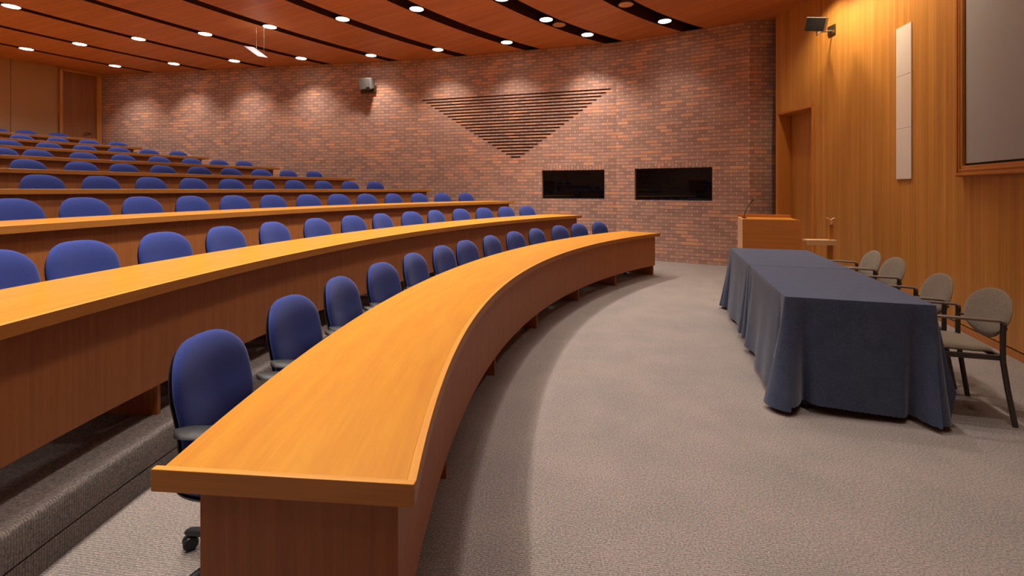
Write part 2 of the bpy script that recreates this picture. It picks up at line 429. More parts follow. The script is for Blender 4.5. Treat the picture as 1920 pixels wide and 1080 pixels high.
# middle facet: raked triangle and first booth window
mb = MB()
L1 = lenAB(P1, P2)
def uon(px, A, B):
    _, t = on_line(px, A, B); return t * lenAB(A, B)
holes = []
zt_top = 3.0 * U + CAMH; zt_tip = 0.90 * U + CAMH
utip = uon(967, P1, P2)
kk = math.floor(zt_top / RH)
while kk * RH > zt_tip + 0.01:
    z = kk * RH; f = (z - zt_tip) / (zt_top - zt_tip)
    ua = utip + (0.03 - utip) * f; ub = utip + (L1 - 0.03 - utip) * f
    if ub - ua > 0.05: holes.append((ua, ub, z - 0.017, z + 0.017, 0.11, 'slot'))
    kk -= 1
wins = []
def booth(pxl, pxr, yt, yb, A, B, pref):
    ul, ur = uon(pxl, A, B), uon(pxr, A, B)
    (q, _), (q2, _) = on_line(pxl, A, B), on_line(pxr, A, B)
    Y = (q[1] + q2[1]) / 2
    zt, zb = zat(yt, Y), zat(yb, Y)
    return ul, ur, zb, zt
ul, ur, zb, zt = booth(1016, 1133.5, 318.8, 373, P1, P2, 1)
holes.append((ul, ur, zb, zt, 0.12, 'win')); holes.append((ul - 0.0, ur, zt, zt + 0.108, 0, 'soldier'))
Pf, _ = wall_strip(mb, P1, P2, -0.05, WTOP, holes, 1.3)
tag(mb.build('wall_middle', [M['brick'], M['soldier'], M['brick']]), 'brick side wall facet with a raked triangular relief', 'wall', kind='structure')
wins.append((Pf, ul, ur, zb, zt))
mb = MB()
ul, ur, zb, zt = booth(1190, 1335.5, 314.7, 376, P2, P3, 2)
Pf, L2 = wall_strip(mb, P2, P3, -0.05, WTOP, [(ul, ur, zb, zt, 0.12, 'win'), (ul, ur, zt, zt + 0.108, 0, 'soldier')], 2.7)
wins.append((Pf, ul, ur, zb, zt))
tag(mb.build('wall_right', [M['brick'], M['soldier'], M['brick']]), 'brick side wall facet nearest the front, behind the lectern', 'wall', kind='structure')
mb = MB()
wall_strip(mb, P3, P4, -0.05, WTOP, (), 0.4)
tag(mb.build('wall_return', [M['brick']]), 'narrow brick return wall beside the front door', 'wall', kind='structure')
for i, (Pf, ul, ur, zb, zt) in enumerate(wins):
    g = MB()
    g.face([Pf(ul, zb, 0.10), Pf(ur, zb, 0.10), Pf(ur, zt, 0.10), Pf(ul, zt, 0.10)])
    g.face([Pf(ul, zb, 0.116), Pf(ur, zb, 0.116), Pf(ur, zt, 0.116), Pf(ul, zt, 0.116)])
    w = g.build('window_%d' % (i + 1), M['glass'])
    tag(w, ['dark booth window in the brick wall below the triangle', 'dark booth window in the brick wall nearest the front'][i], 'window', kind='structure')
    fr = MB(); e = 0.02
    for (a, b, c, d) in ((ul, ur, zb, zb + e), (ul, ur, zt - e, zt), (ul, ul + e, zb, zt), (ur - e, ur, zb, zt)):
        pts = [Pf(a, c, 0.085), Pf(b, c, 0.085), Pf(b, d, 0.085), Pf(a, d, 0.085), Pf(a, c, 0.12), Pf(b, c, 0.12), Pf(b, d, 0.12), Pf(a, d, 0.12)]
        for f in ((0, 1, 2, 3), (0, 1, 5, 4), (1, 2, 6, 5), (2, 3, 7, 6), (3, 0, 4, 7)):
            fr.face([pts[j] for j in f])
    fr.build('window_frame', M['black'], w)

# front wall: vertical wood strips on an arc
DC = (-3.0945 * U, 9.8234 * U); DR = 9.8377 * U
T0 = on_circle(1454.5, DR, DC); a_s = degrees(atan2(T0[1] - DC[1], T0[0] - DC[0]))
TE = (6.36 * U, 7.1 * U); a_e = degrees(atan2(TE[1] - DC[1], TE[0] - DC[0]))
arc = []
NA = 36
for i in range(NA + 1):
    a = radians(a_s + (a_e - a_s) * i / NA)
    arc.append((DC[0] + DR * cos(a), DC[1] + DR * sin(a)))
tdir = Vector((-0.55, -1.58)).normalized()
arc_end = arc[-1]
WE = (arc_end[0] + tdir.x * 11 * U, arc_end[1] + tdir.y * 11 * U)
poly = arc + [(arc_end[0] + tdir.x * s * U, arc_end[1] + tdir.y * s * U) for s in (1, 2, 3, 4, 5, 6, 7, 9, 11)]
cum = [0.0]
for a, b in zip(poly, poly[1:]): cum.append(cum[-1] + lenAB(a, b))
def dpos(s, off=0.0):
    """point on the front wall at arc length s, pushed off metres into the room"""
    i = 0
    while i < len(cum) - 2 and cum[i + 1] < s: i += 1
    a, b = poly[i], poly[i + 1]; t = (s - cum[i]) / (cum[i + 1] - cum[i])
    dx, dy = (b[0] - a[0]), (b[1] - a[1]); L = sqrt(dx * dx + dy * dy)
    return (a[0] + dx * t + dy / L * off, a[1] + dy * t - dx / L * off), atan2(dy, dx)
def s_of(px):
    d = brg(px); SM = cum[NA] + 2.4 * U
    f = lambda s: (lambda p: p[0] - d * p[1])(dpos(s)[0])
    return min((abs(f(i * SM / 6000)), i * SM / 6000) for i in range(6001))[1]
sd0, sd1 = s_of(1460.5), s_of(1524.5)
zdoor = CAMH + (YH - 214.5) / FPX * dpos(sd0)[0][1]
BB = 0.068
def wallD(mb, z0, z1, off=0.0, s_from=0.0, s_to=None, door=True):
    s_to = cum[-1] if s_to is None else s_to
    cs = sorted(set([s_from, s_to] + [c for c in cum if s_from < c < s_to] + ([sd0, sd1] if door else [])))
    for a, b in zip(cs, cs[1:]):
        segs = [(z0, z1)]
        if door and sd0 - 1e-6 < (a + b) / 2 < sd1:
            segs = [(max(z0, zdoor), z1)] if z1 > zdoor else []
        for q0, q1 in segs:
            pa, pb = dpos(a + 1e-5, off)[0], dpos(b - 1e-5, off)[0]
            mb.face([(*pa, q0), (*pb, q0), (*pb, q1), (*pa, q1)], [(q0, a), (q0, b), (q1, b), (q1, a)])
mb = MB(); wallD(mb, BB + 0.014, WTOP, 0.0)
tag(mb.build('wall_front', M['strip'], weld=False), 'curved front wall of vertical honey coloured wood strips', 'wall', kind='structure')
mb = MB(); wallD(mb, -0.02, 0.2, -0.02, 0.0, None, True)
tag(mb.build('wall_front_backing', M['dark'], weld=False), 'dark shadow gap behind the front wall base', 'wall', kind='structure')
mb = MB(); wallD(mb, 0.0, BB, 0.0)
cs = sorted(set(list(cum) + [sd0, sd1]))
for a, b in zip(cs, cs[1:]):
    if sd0 - 1e-6 < (a + b) / 2 < sd1: continue
    pa, pb, qa, qb = dpos(a)[0], dpos(b)[0], dpos(a, -0.02)[0], dpos(b, -0.02)[0]
    mb.face([(*pa, BB), (*pb, BB), (*qb, BB), (*qa, BB)], [(a, 0), (b, 0), (b, .02), (a, .02)])
tag(mb.build('baseboard_front', M['base'], weld=False), 'reddish wood baseboard along the curved front wall', 'baseboard', kind='structure')
# end of the wood wall beside the brick return
mb = MB()
pa = dpos(0)[0]; mb.box((pa[0] + 0.13, pa[1] + 0.02, WTOP / 2), (0.24, 0.012, WTOP), grain=2)
tag(mb.build('trim_1', M['dark']), 'dark shadow joint between brick return and wood wall', 'trim', kind='structure')

# front door in its recess
pA, aA = dpos(sd0); pB, aB = dpos(sd1)
dl = lenAB(pA, pB); dt = Vector((pB[0] - pA[0], pB[1] - pA[1])) / dl; dn = Vector((-dt.y, dt.x))   # dn points out of the room
if dn.x < 0: dn = -dn
door = thing('door_1', 'tall recessed wood door in the front wall beside the brick', 'door', (pA[0], pA[1], 0), atan2(dt.y, dt.x), kind='structure')
sg = 1 if (Matrix.Rotation(atan2(dt.y, dt.x), 2) @ Vector((0, 1))).dot(dn) > 0 else -1
RD = 0.24
mb = MB(); mb.box((dl / 2, sg * (RD + 0.02), zdoor / 2), (dl - 0.05, 0.04, zdoor - 0.02), grain=2); bevel(mb.build('door_leaf', M['doorw'], door), 0.002)
mb = MB()
mb.box((0.0, sg * RD / 2, zdoor / 2), (0.025, RD + 0.03, zdoor), grain=2)
mb.box((dl, sg * RD / 2, zdoor / 2), (0.025, RD + 0.03, zdoor), grain=2)
mb.box((dl / 2, sg * RD / 2, zdoor), (dl + 0.025, RD + 0.03, 0.03), grain=0)
mb.box((-0.018, -sg * 0.012, zdoor / 2 + 0.02), (0.045, 0.03, zdoor + 0.05), grain=2)
mb.box((dl + 0.018, -sg * 0.012, zdoor / 2 + 0.02), (0.045, 0.03, zdoor + 0.05), grain=2)
mb.box((dl / 2, -sg * 0.012, zdoor + 0.025), (dl + 0.08, 0.03, 0.045), grain=0)
mb.build('door_frame', M['frame'], door)
mb = MB()
mb.tube([(dl - 0.1, sg * (RD - 0.0), 1.0), (dl - 0.1, sg * (RD - 0.05), 1.0), (dl - 0.22, sg * (RD - 0.05), 1.0)], 0.009); mb.lathe([(0.024, 0), (0.024, 0.008)], 16, (dl - 0.1, sg * RD - 0.004, 1.0), 'y')
mb.build('door_handle', M['brass'], door, smooth=40)

# rear wall with its door
R0 = P0; R1 = u2((-16.5, 15.68)); R2 = u2((-18.7, 9.33))
R1x = (R0[0] + (R1[0] - R0[0]) * 3.2, R0[1] + (R1[1] - R0[1]) * 3.2)
ZR = STEP * 8
(dA, tA) = on_line(110, R0, R1)
wl = lenAB(R0, dA)
mb = MB()
t = Vector((R1[0] - R0[0], R1[1] - R0[1])).normalized(); nin = Vector((-t.y, t.x))
if nin.x < 0: nin = -nin
def RP(u, z, d=0): return (R0[0] + t.x * u + nin.x * d, R0[1] + t.y * u + nin.y * d, z)
ztd = zat(141, R0[1])
mb.face([RP(0, ztd), RP(wl, ztd), RP(wl, WTOP), RP(0, WTOP)], None)
us = on_line(20, R0, R1)[0]; usl = lenAB(R0, us)
edges = [wl, usl, usl + 1.2, usl + 2.4, usl + 3.6, usl + 4.8, usl + 6]
for a, b in zip(edges, edges[1:]):
    mb.face([RP(a + 0.004, ZR), RP(b - 0.004, ZR), RP(b - 0.004, WTOP), RP(a + 0.004, WTOP)])
    mb.face([RP(b - 0.004, ZR), RP(b + 0.004, ZR, -0.01), RP(b + 0.004, WTOP, -0.01), RP(b - 0.004, WTOP)], None, 1)
    mb.face([RP(b + 0.004, ZR, -0.01), RP(b + 0.0041, ZR), RP(b + 0.0041, WTOP), RP(b + 0.004, WTOP, -0.01)], None, 1)
tag(mb.build('wall_rear', [M['tan'], M['dark']], weld=False), 'tan panelled rear wall at the top of the hall', 'wall', kind='structure')
RE = RP(usl + 6, 0)
door = thing('door_2', 'tall dark wood door at the rear corner beside the brick wall', 'door', (R0[0], R0[1], ZR), atan2(t.y, t.x), kind='structure')
dsg = 1 if (Matrix.Rotation(atan2(t.y, t.x), 2) @ Vector((0, 1))).dot(nin) > 0 else -1
dh = ztd - ZR
mb = MB(); mb.box((wl / 2, -dsg * 0.05, dh / 2), (wl - 0.1, 0.04, dh - 0.05), grain=2); mb.build('door_leaf', M['reardoor'], door)
mb = MB()
for (x, w) in ((0.055, 0.11), (wl - 0.03, 0.06)): mb.box((x, 0, dh / 2), (w, 0.14, dh), grain=2)
mb.box((wl / 2, 0, dh - 0.03), (wl, 0.14, 0.06), grain=0)
mb.build('door_frame', M['doorw'], door)
mb = MB(); mb.lathe([(0.03, -0.02), (0.03, 0.0), (0.012, 0.01), (0.012, 0.05)], 14, (0.24, 0.0, 1.0), 'y')
mb.tube([(0.24, dsg * 0.03, 1.0), (0.38, dsg * 0.03, 1.0)], 0.012); mb.build('door_handle', M['brass'], door, smooth=40)

# unseen near side and back of the room, closing the hall around the camera
near = [WE, u2((1.8, -6.5)), u2((-9.0, -5.5)), u2((-20.5, 2.0)), (RE[0], RE[1])]
for i, (a, b) in enumerate(zip(near, near[1:])):
    mb = MB(); wall_strip(mb, a, b, -0.05, WTOP, (), i * 1.7)
    tag(mb.build('wall_near_unseen', [M['brick']]), ['short brick return wall behind the camera', 'brick side wall behind the camera', 'unseen long brick side wall opposite the booth windows', 'unseen brick wall closing the rear corner'][i], 'wall', kind='structure')

# ------------------------------------------------------------------ ceiling with dark curved slots
SLOT_R = [12.42, 14.39, 16.42, 18.46, 20.57, 22.66, 24.78, 26.88, 28.95]
SLOT_W = [0.50, 0.48, 0.42, 0.36, 0.31, 0.27, 0.25, 0.23, 0.21]
A0, A1 = 100, 215
SLOT_A0 = {}
NSEG = 110
def ring_flat(mb, r0, r1, z, a0, a1, n):
    for i in range(n):
        b0, b1 = a0 + (a1 - a0) * i / n, a0 + (a1 - a0) * (i + 1) / n
        p = [pol(r0, b0), pol(r1, b0), pol(r1, b1), pol(r0, b1)]
        rm = (r0 + r1) / 2; m0, m1 = radians(b0) * rm, radians(b1) * rm
        mb.face([(*q, z) for q in p], [(r0, m0), (r1, m0), (r1, m1), (r0, m1)])
mb = MB()
prev = 0.3
for i, (r, w) in enumerate(zip(SLOT_R, SLOT_W)):
    ring_flat(mb, prev * U, (r - w / 2) * U, CEIL, A0, A1, NSEG)
    if i in SLOT_A0: ring_flat(mb, (r - w / 2) * U, (r + w / 2) * U, CEIL, A0, SLOT_A0[i], 30)
    prev = r + w / 2
ring_flat(mb, prev * U, 34 * U, CEIL, A0, A1, NSEG)
tag(mb.build('ceiling', M['ceil'], weld=False), 'reddish brown wood ceiling in curved bands', 'ceiling', kind='structure')
for i, (r, w) in enumerate(zip(SLOT_R, SLOT_W)):
    mb = MB(); a0 = SLOT_A0.get(i, A0); r0, r1 = (r - w / 2) * U, (r + w / 2) * U
    ring_flat(mb, r0, r1, CEIL + 0.22, a0, A1, NSEG)
    for q in range(NSEG):
        b0, b1 = a0 + (A1 - a0) * q / NSEG, a0 + (A1 - a0) * (q + 1) / NSEG
        for rr in (r0, r1):
            mb.face([(*pol(rr, b0), CEIL), (*pol(rr, b1), CEIL), (*pol(rr, b1), CEIL + 0.22), (*pol(rr, b0), CEIL + 0.22)], None, 1)
    tag(mb.build('ceiling_slot', [M['slot'], M['slotside']], weld=False), 'dark recessed curved slot, %s from the front of the ceiling' % ORD[i + 1], 'ceiling slot', kind='structure')

# ------------------------------------------------------------------ downlights
LAMP_A = {0: [127.9, 135.6, 139.5, 145.5, 152, 158.6, 166, 174, 181.6, 189],
          1: [130.9, 135.6, 137.7, 144.6, 151.6, 158.6, 165.7, 172.7, 179.5, 186],
          2: [135.2, 146.9, 158.6, 170.3, 182, 194, 205], 3: [138.2, 148.5, 158.8, 169.1, 179.2, 189.5, 200], 4: [141.0, 150.2, 159.4, 168.6, 177, 186, 195, 204],
          5: [144.1, 151.5, 158.9, 166.3, 173.5, 181, 189, 197], 6: [146.7, 153, 159.2, 165.4, 171], 7: [148.7, 154.1, 159.5, 164.9, 169.5], 8: [150.5, 155, 159.5, 164, 167.5]}
OFF = {(0, 135.6), (1, 135.6)}
POWER = 150.0
def lamp_mesh(rad, lit):
    r = MB(); r.lathe([(rad, 0.0), (rad + 0.012, -0.006), (rad + 0.014, 0.004), (rad + 0.004, 0.012)], 28)
    d = MB()
    if lit: d.lathe([(rad + 0.002, -0.003), (rad * 0.6, -0.006), (0.002, -0.007)], 28)
    else: d.lathe([(rad, -0.002), (rad * 0.8, 0.05), (rad * 0.45, 0.11), (0.03, 0.12)], 28)
    return r, d
protos = {}
for si, angs in LAMP_A.items():
    for li, a in enumerate(angs):
        lit = (si, a) not in OFF
        p = pol(SLOT_R[si] * U, a)
        lab = '%s downlight, %s from the brick wall in the %s ceiling slot from the front' % ('lit' if lit else 'unlit', ORD[li + 1], ORD[si + 1])
        key = lit
        if key not in protos:
            th = thing('downlight', lab, 'ceiling light', (*p, CEIL - 0.001), radians(a), 'downlights in the ceiling slots')
            r, d = lamp_mesh(0.115, lit)
            r.build('trim_ring', M['trimring'], th, smooth=40); d.build('lens' if lit else 'reflector', M['lamp'] if lit else M['amber'], th, smooth=40)
            protos[key] = th
        else:
            th = copy_thing(protos[key], (*p, CEIL - 0.001), radians(a), lab)
        if lit:
            ld = bpy.data.lights.new('downlight_beam', 'SPOT')
            ld.energy = POWER * [0.7, 2.3, 1.55, 1.35, 1.3, 1.3, 1.3, 1.3, 1.3][si] * (0.75 if a > 176 else 1.0); ld.color = (1.0, 0.92, 0.83); ld.spot_size = radians(108); ld.spot_blend = 1.0; ld.shadow_soft_size = 0.07
            lo = bpy.data.objects.new('downlight_beam', ld); COL.objects.link(lo); lo.location = (p[0], p[1], CEIL - 0.03)

# round downlights set straight into the wood above the speaking area
for li, a in enumerate([136, 146, 156, 166, 176, 186]):
    p = pol(8.9 * U, a)
    copy_thing(protos[True], (*p, CEIL - 0.001), radians(a), 'lit downlight set in the wood above the front floor, %s from the brick wall' % ORD[li + 1])
    ld = bpy.data.lights.new('front_beam', 'SPOT'); ld.energy = 190; ld.color = (1.0, 0.92, 0.83); ld.spot_size = radians(66); ld.spot_blend = 1.0; ld.shadow_soft_size = 0.07
    lo = bpy.data.objects.new('front_beam', ld); COL.objects.link(lo); lo.location = (p[0], p[1], CEIL - 0.03)

# wall washers hidden in a cove above the front wall
cv = MB()
for q in range(1, 7):
    s = sd1 + 0.60 * q
    (wx, wy), wa = dpos(s, 0.55)
    ld = bpy.data.lights.new('wall_washer', 'SPOT'); ld.energy = [110, 105, 75, 45, 30, 25][q - 1]; ld.color = (1.0, 0.84, 0.6); ld.spot_size = radians(110); ld.spot_blend = 0.9; ld.shadow_soft_size = 0.06
    lo = bpy.data.objects.new('wall_washer', ld); COL.objects.link(lo); lo.location = (wx, wy, CEIL - 0.05)
    tg = Vector((*dpos(s)[0], CEIL - 1.9)); lo.rotation_euler = (tg - lo.location).to_track_quat('-Z', 'Y').to_euler()

# ------------------------------------------------------------------ curved desks
FARF = [132.97, 133.79, 135.15, 139.39, 142.92, 146.07, 148.62, 150.71, 151.46]
NEARF = [184.19, 183.4, 182, 177.8, 174.3, 171.1, 168.6, 166.5, 165.7]
TH = 0.054
sup1 = [ang(on_circle(px, ROW_R + 0.16 * U)) for px in (826, 921, 1002, 1081, 1151)]
PLACE = ['lowest and nearest of the curved wood desks, standing on the open floor level', 'second curved wood desk up from the floor, one step above the front desk',
         'third curved wood desk up from the floor', 'fourth curved wood desk up from the floor, level with the eye', 'fifth curved wood desk up from the floor',
         'sixth curved wood desk up from the floor', 'seventh curved wood desk up from the floor', 'eighth curved wood desk up, just below the topmost one', 'topmost curved wood desk, nearest the rear wall']
for k in range(1, 10):
    Rf = ROW_R + PITCH * (k - 1); zf = STEP * (k - 1); zt = zf + 0.973 * U
    fa, na = FARF[k - 1], NEARF[k - 1]; ra = fa + 0.45; rna = na - 0.7
    th = thing('curved_desk', PLACE[k - 1], 'desk', (*pol(Rf + DEPTH / 2, (fa + na) / 2), zf), 0, 'tiered curved desks')
    inv = Matrix.Translation(th.location).inverted()
    n = 96 if k < 4 else 64
    def part(name, mb, mat, bv=0):
        o = mb.build(name, mat, th, smooth=30); o.matrix_parent_inverse = inv
        if bv: bevel(o, bv)
        return o
    nos = 0.024 if k < 4 else 0.0
    if nos:
        mb = MB(); mb.ring(Rf, Rf + nos, fa, na, zt - TH, zt, n, 'len')
        for f_i, f in enumerate(mb.f):
            mb.mi[f_i] = 0 if min(mb.v[v][2] for v in f) > zt - 1e-4 else 1
        part('nosing', mb, [M['nosing'], M['edge']], 0.001)
    mb = MB(); mb.ring(Rf + nos, Rf + DEPTH, fa, na, zt - TH, zt - (0.0006 if nos else 0), n, 'len', ra, rna)
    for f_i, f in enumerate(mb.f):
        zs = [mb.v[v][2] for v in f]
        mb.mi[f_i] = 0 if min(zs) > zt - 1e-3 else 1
    part('desktop', mb, [M['top'], M['edge']], 0.001 if nos else 0.003)
    mb = MB(); mb.ring(Rf + 0.08 * U, Rf + 0.08 * U + 0.025, fa + 0.45, na - 0.55, zf + 0.172, zt - TH, n, 'vert'); part('front_panel', mb, M['panel'])
    w = degrees(0.035 / Rf)
    for a in (fa + 0.45, na - 0.55 - w):
        o_sk = -0.35 if a > 160 else 0.2
        mb = MB(); mb.ring(Rf + (0.115 if a < 160 else 0.08) * U, Rf + DEPTH - 0.10 * U, a, a + w, zf, zt - TH, 1, 'vert', a + o_sk, a + w + o_sk); part('end_panel', mb, M['panel'], 0.002)
    sps = sup1 if k == 1 else [ang(on_circle(px, Rf + 0.16 * U)) for px in ((290, 560, 760, 930) if k == 2 else (160, 480, 740))] if k < 4 else []
    a = max(sps) if sps else fa + 5
    gap = (sps[0] - sps[1]) if k == 1 else degrees(1.6 * U * 1.2 / Rf)
    extra = []
    while a + gap < na - 3:
        a += gap; extra.append(a)
    for a in list(sps) + extra:
        w2 = degrees(0.022 / Rf)
        mb = MB(); mb.ring(Rf + 0.115 * U, Rf + 0.6 * U, a, a + w2, zf, zt - TH, 1, 'vert'); part('support_panel', mb, M['panel'])
    if k == 1:
        # raised lipping across the near end and front nosing
        pf, pr = Vector(pol(Rf, na)), Vector(pol(Rf + DEPTH, rna))
        dv = (pr - pf); dv2 = dv.normalized(); q = pr + dv2 * 0.022; mid = (pf + q) / 2
        rz = atan2(dv.y, dv.x); nn = Vector((-dv2.y, dv2.x)); 
        if nn.y > 0: nn = -nn
        mid = mid + nn * 0.009
        mb = MB(); mb.box((mid.x, mid.y, zt - TH / 2 - 0.0), ((q - pf).length, 0.020, TH + 0.006), Matrix.Rotation(rz, 3, 'Z'), grain=0)
        for f_i, f in enumerate(mb.f):
            mb.mi[f_i] = 0 if min(mb.v[v][2] for v in f) > zt - 0.01 else 1
        part('edge_lipping', mb, [M['nosing'], M['edge']], 0.002)

# ------------------------------------------------------------------ blue swivel chairs
def pad(zc, hh, hw, thick_f, thick_b, xf, nexp=3.0, nexp2=2.6, taper=0.08):
    """rounded upholstered pad standing in the yz plane, xf(y,z) gives the mid surface"""
    mb = MB(); NA_, NR = 40, 8
    rows_f, rows_b = [], []
    def out(phi, s):
        cy_, sz_ = cos(phi), sin(phi)
        y = hw * math.copysign(abs(cy_) ** (2 / nexp), cy_) * s; z = hh * math.copysign(abs(sz_) ** (2 / nexp2), sz_) * s
        y *= 1 - taper * (0.5 - 0.5 * z / hh) - 0.05 * max(0, z / hh) ** 3
        return y, zc + z
    rows = []
    svals = [1 - (1 - i / NR) ** 1.0 for i in range(NR + 1)]
    ss = [0.02, 0.25, 0.5, 0.7, 0.84, 0.93, 0.98, 1.0]
    for s in ss:
        R = []
        for j in range(NA_):
            y, z = out(2 * pi * j / NA_, s); e = (1 - s ** 5) ** 0.5
            R.append((xf(y, z) + thick_f * e, y, z))
        rows.append(R)
    for s in reversed(ss[:-1]):
        R = []
        for j in range(NA_):
            y, z = out(2 * pi * j / NA_, s); e = (1 - s ** 5) ** 0.5
            R.append((xf(y, z) - thick_b * e, y, z))
        rows.append(R)
    mb.grid(rows, closed=True)
    mb.f.append(list(range(NA_))[::-1]); mb.uv.append([(0, 0)] * NA_); mb.mi.append(0)
    b = (len(rows) - 1) * NA_
    mb.f.append([b + j for j in range(NA_)]); mb.uv.append([(0, 0)] * NA_); mb.mi.append(0)
    return mb
def bx(y, z): return -0.178 - 0.065 * (z - 0.45) + 0.75 * y * y + 0.022 * exp(-((z - 0.60) / 0.10) ** 2) - 0.020 * max(0, (z - 0.74) / 0.15) ** 2
def make_task_chair(label, loc, rz):
    t = thing('swivel_chair', label, 'chair', loc, rz, 'blue swivel chairs behind the desks')
    pad(0.670, 0.225, 0.234, 0.030, 0.014, bx, 3.0, 2.7).build('backrest', M['blue'], t, smooth=80)
    pad(0.658, 0.220, 0.226, 0.004, 0.022, lambda y, z: bx(y, z) - 0.018).build('back_shell', M['black'], t, smooth=80)
    # seat: the same pad laid flat
    mb = pad(0, 0.250, 0.252, 0.028, 0.030, lambda y, z: 0.0)
    mb.v = [(z * 1.0 + 0.004, y, 0.408 + x - 0.05 * max(0, z - 0.12) ** 1.5) for x, y, z in mb.v]; mb.build('seat', M['blue'], t, smooth=80)
    mb = pad(0, 0.244, 0.246, 0.004, 0.035, lambda y, z: 0.0)
    mb.v = [(z * 1.0 + 0.004, y, 0.386 + x) for x, y, z in mb.v]; mb.build('seat_shell', M['black'], t, smooth=80)
    mb = MB(); mb.tube([(-0.10, 0, 0.36), (-0.22, 0, 0.36), (-0.268, 0, 0.42), (-0.232, 0, 0.62)], 0.022, 10, True, (1.5, 0.6)); mb.build('back_bracket', M['black'], t, smooth=60)
    for s in (-1, 1):
        mb = MB()
        mb.tube([(0.02, s * 0.16, 0.365), (0.02, s * 0.235, 0.37), (0.015, s * 0.268, 0.43), (0.0, s * 0.262, 0.625)], 0.019, 10, True, (1.4, 0.7))
        rows = []
        for i in range(11):
            f = i / 10; x = -0.13 + 0.25 * f; ww = 0.042 * (1 - abs(2 * f - 1) ** 4) ** 0.5 + 0.004
            rows.append([(x, s * 0.255 + ww * cos(2 * pi * j / 12), 0.634 + 0.013 * sin(2 * pi * j / 12)) for j in range(12)])
        mb.grid(rows, closed=True)
        mb.build('armrest', M['black'], t, smooth=60)
    mb = MB(); mb.lathe([(0.03, 0.075), (0.03, 0.25), (0.024, 0.255), (0.024, 0.32), (0.05, 0.335), (0.10, 0.345), (0.10, 0.365)], 16); mb.build('column', M['black'], t, smooth=40)
    mb = MB(); mb.lathe([(0.045, 0.06), (0.048, 0.10), (0.035, 0.115)], 16)
    offs = radians(169)
    for q in range(5):
        a = offs + 2 * pi * q / 5; c_, s_ = cos(a), sin(a)
        mb.tube([(0.03 * c_, 0.03 * s_, 0.088), (0.18 * c_, 0.18 * s_, 0.085), (0.30 * c_, 0.30 * s_, 0.070), (0.318 * c_, 0.318 * s_, 0.066)], [0.026, 0.023, 0.02, 0.013], 10, True, (1, 0.75))
    mb.build('star_base', M['black'], t, smooth=50)
    for q in range(5):
        a = offs + 2 * pi * q / 5 ; c_, s_ = cos(a), sin(a); ca = a + 0.9
        mb = MB()
        for sd in (-1, 1):
            mb.lathe([(0.006, -0.010), (0.024, -0.009), (0.0285, -0.003), (0.0285, 0.003), (0.024, 0.009), (0.006, 0.010)], 16, (0, sd * 0.013, 0.0285), 'y')
        mb.tube([(0, 0, 0.03), (0, 0, 0.062)], 0.008, 8)
        mb.v = [(0.30 * c_ + x * cos(ca) - y * sin(ca), 0.30 * s_ + x * sin(ca) + y * cos(ca), z) for x, y, z in mb.v]
        mb.build('caster', M['black'], t, smooth=50)
    return t
CH = {1: [392, 547, 641, 716, 778, 831, 874, 922, 965, 1006, 1049, 1085, 1124],
      2: [-8, 151, 307, 423, 516, 595, 662, 718, 771, 818, 864, 907, 948, 988],
      3: [30, 157, 267, 361, 440, 512, 577, 634, 687, 738, 786, 829, 874],
      4: [79, 188, 284, 363, 433, 495, 553, 607, 657, 703],
      5: [55, 151, 232, 306, 373, 433, 489, 541, 590],
      6: [3, 73, 156, 232, 299, 360, 411, 459], 7: [18, 92, 160, 222, 281, 335], 8: [43, 110, 167, 221], 9: [-5, 48.5, 109.5]}
proto = None
for k, pxs in CH.items():
    Rb = ROW_R + PITCH * (k - 1) + 1.25 * U
    for i, px in enumerate(pxs):
        a = ang(on_circle(px, Rb)); p = pol(Rb - 0.175, a)
        rz = radians(a + 180 + random.uniform(-5, 5))
        lab = 'blue padded swivel chair, %s from the brick wall behind the %s curved desk up' % (ORD[len(pxs) - i], ORD[k])
        loc = (p[0], p[1], STEP * (k - 1))
        if proto is None: proto = make_task_chair(lab, loc, rz)
        else: copy_thing(proto, loc, rz, lab)

# block of seats across the near aisle (seen only in the booth windows)
for k in range(2, 7):
    Rf = ROW_R + PITCH * (k - 1); zf = STEP * (k - 1); zt = zf + 0.973 * U; fa, na = 197.0, 207.0
    th = thing('curved_desk', 'curved wood desk across the near aisle, %s up from the floor' % ORD[k], 'desk', (*pol(Rf + DEPTH / 2, (fa + na) / 2), zf), 0, 'curved desks across the near aisle')
    inv = Matrix.Translation(th.location).inverted(); w = degrees(0.035 / Rf)
    for nm, mt, ar in (('desktop', 'top', (Rf, Rf + DEPTH, fa, na, zt - TH, zt, 24, 'len')), ('front_panel', 'panel', (Rf + 0.06, Rf + 0.085, fa + 0.4, na - 0.4, zf + 0.172, zt - TH, 24, 'vert')),
                       ('end_panel', 'panel', (Rf + 0.086, Rf + DEPTH - 0.075, fa + 0.4, fa + 0.4 + w, zf, zt - TH, 1, 'vert')), ('end_panel', 'panel', (Rf + 0.086, Rf + DEPTH - 0.075, na - 0.4 - w, na - 0.4, zf, zt - TH, 1, 'vert'))):
        mb = MB(); mb.ring(*ar); o = mb.build(nm, M[mt], th, smooth=30); o.matrix_parent_inverse = inv
    Rb = Rf + 1.25 * U; nc = int(radians(na - fa) * Rb / 0.63)
    for i in range(nc):
        a = fa + (i + 0.6) * degrees(0.63 / Rb); p = pol(Rb - 0.175, a)
        copy_thing(proto, (*p, zf), radians(a + 180 + random.uniform(-5, 5)), 'blue padded swivel chair, %s from the near aisle behind its %s desk up' % (ORD[i + 1], ORD[k]), 'blue swivel chairs across the near aisle')

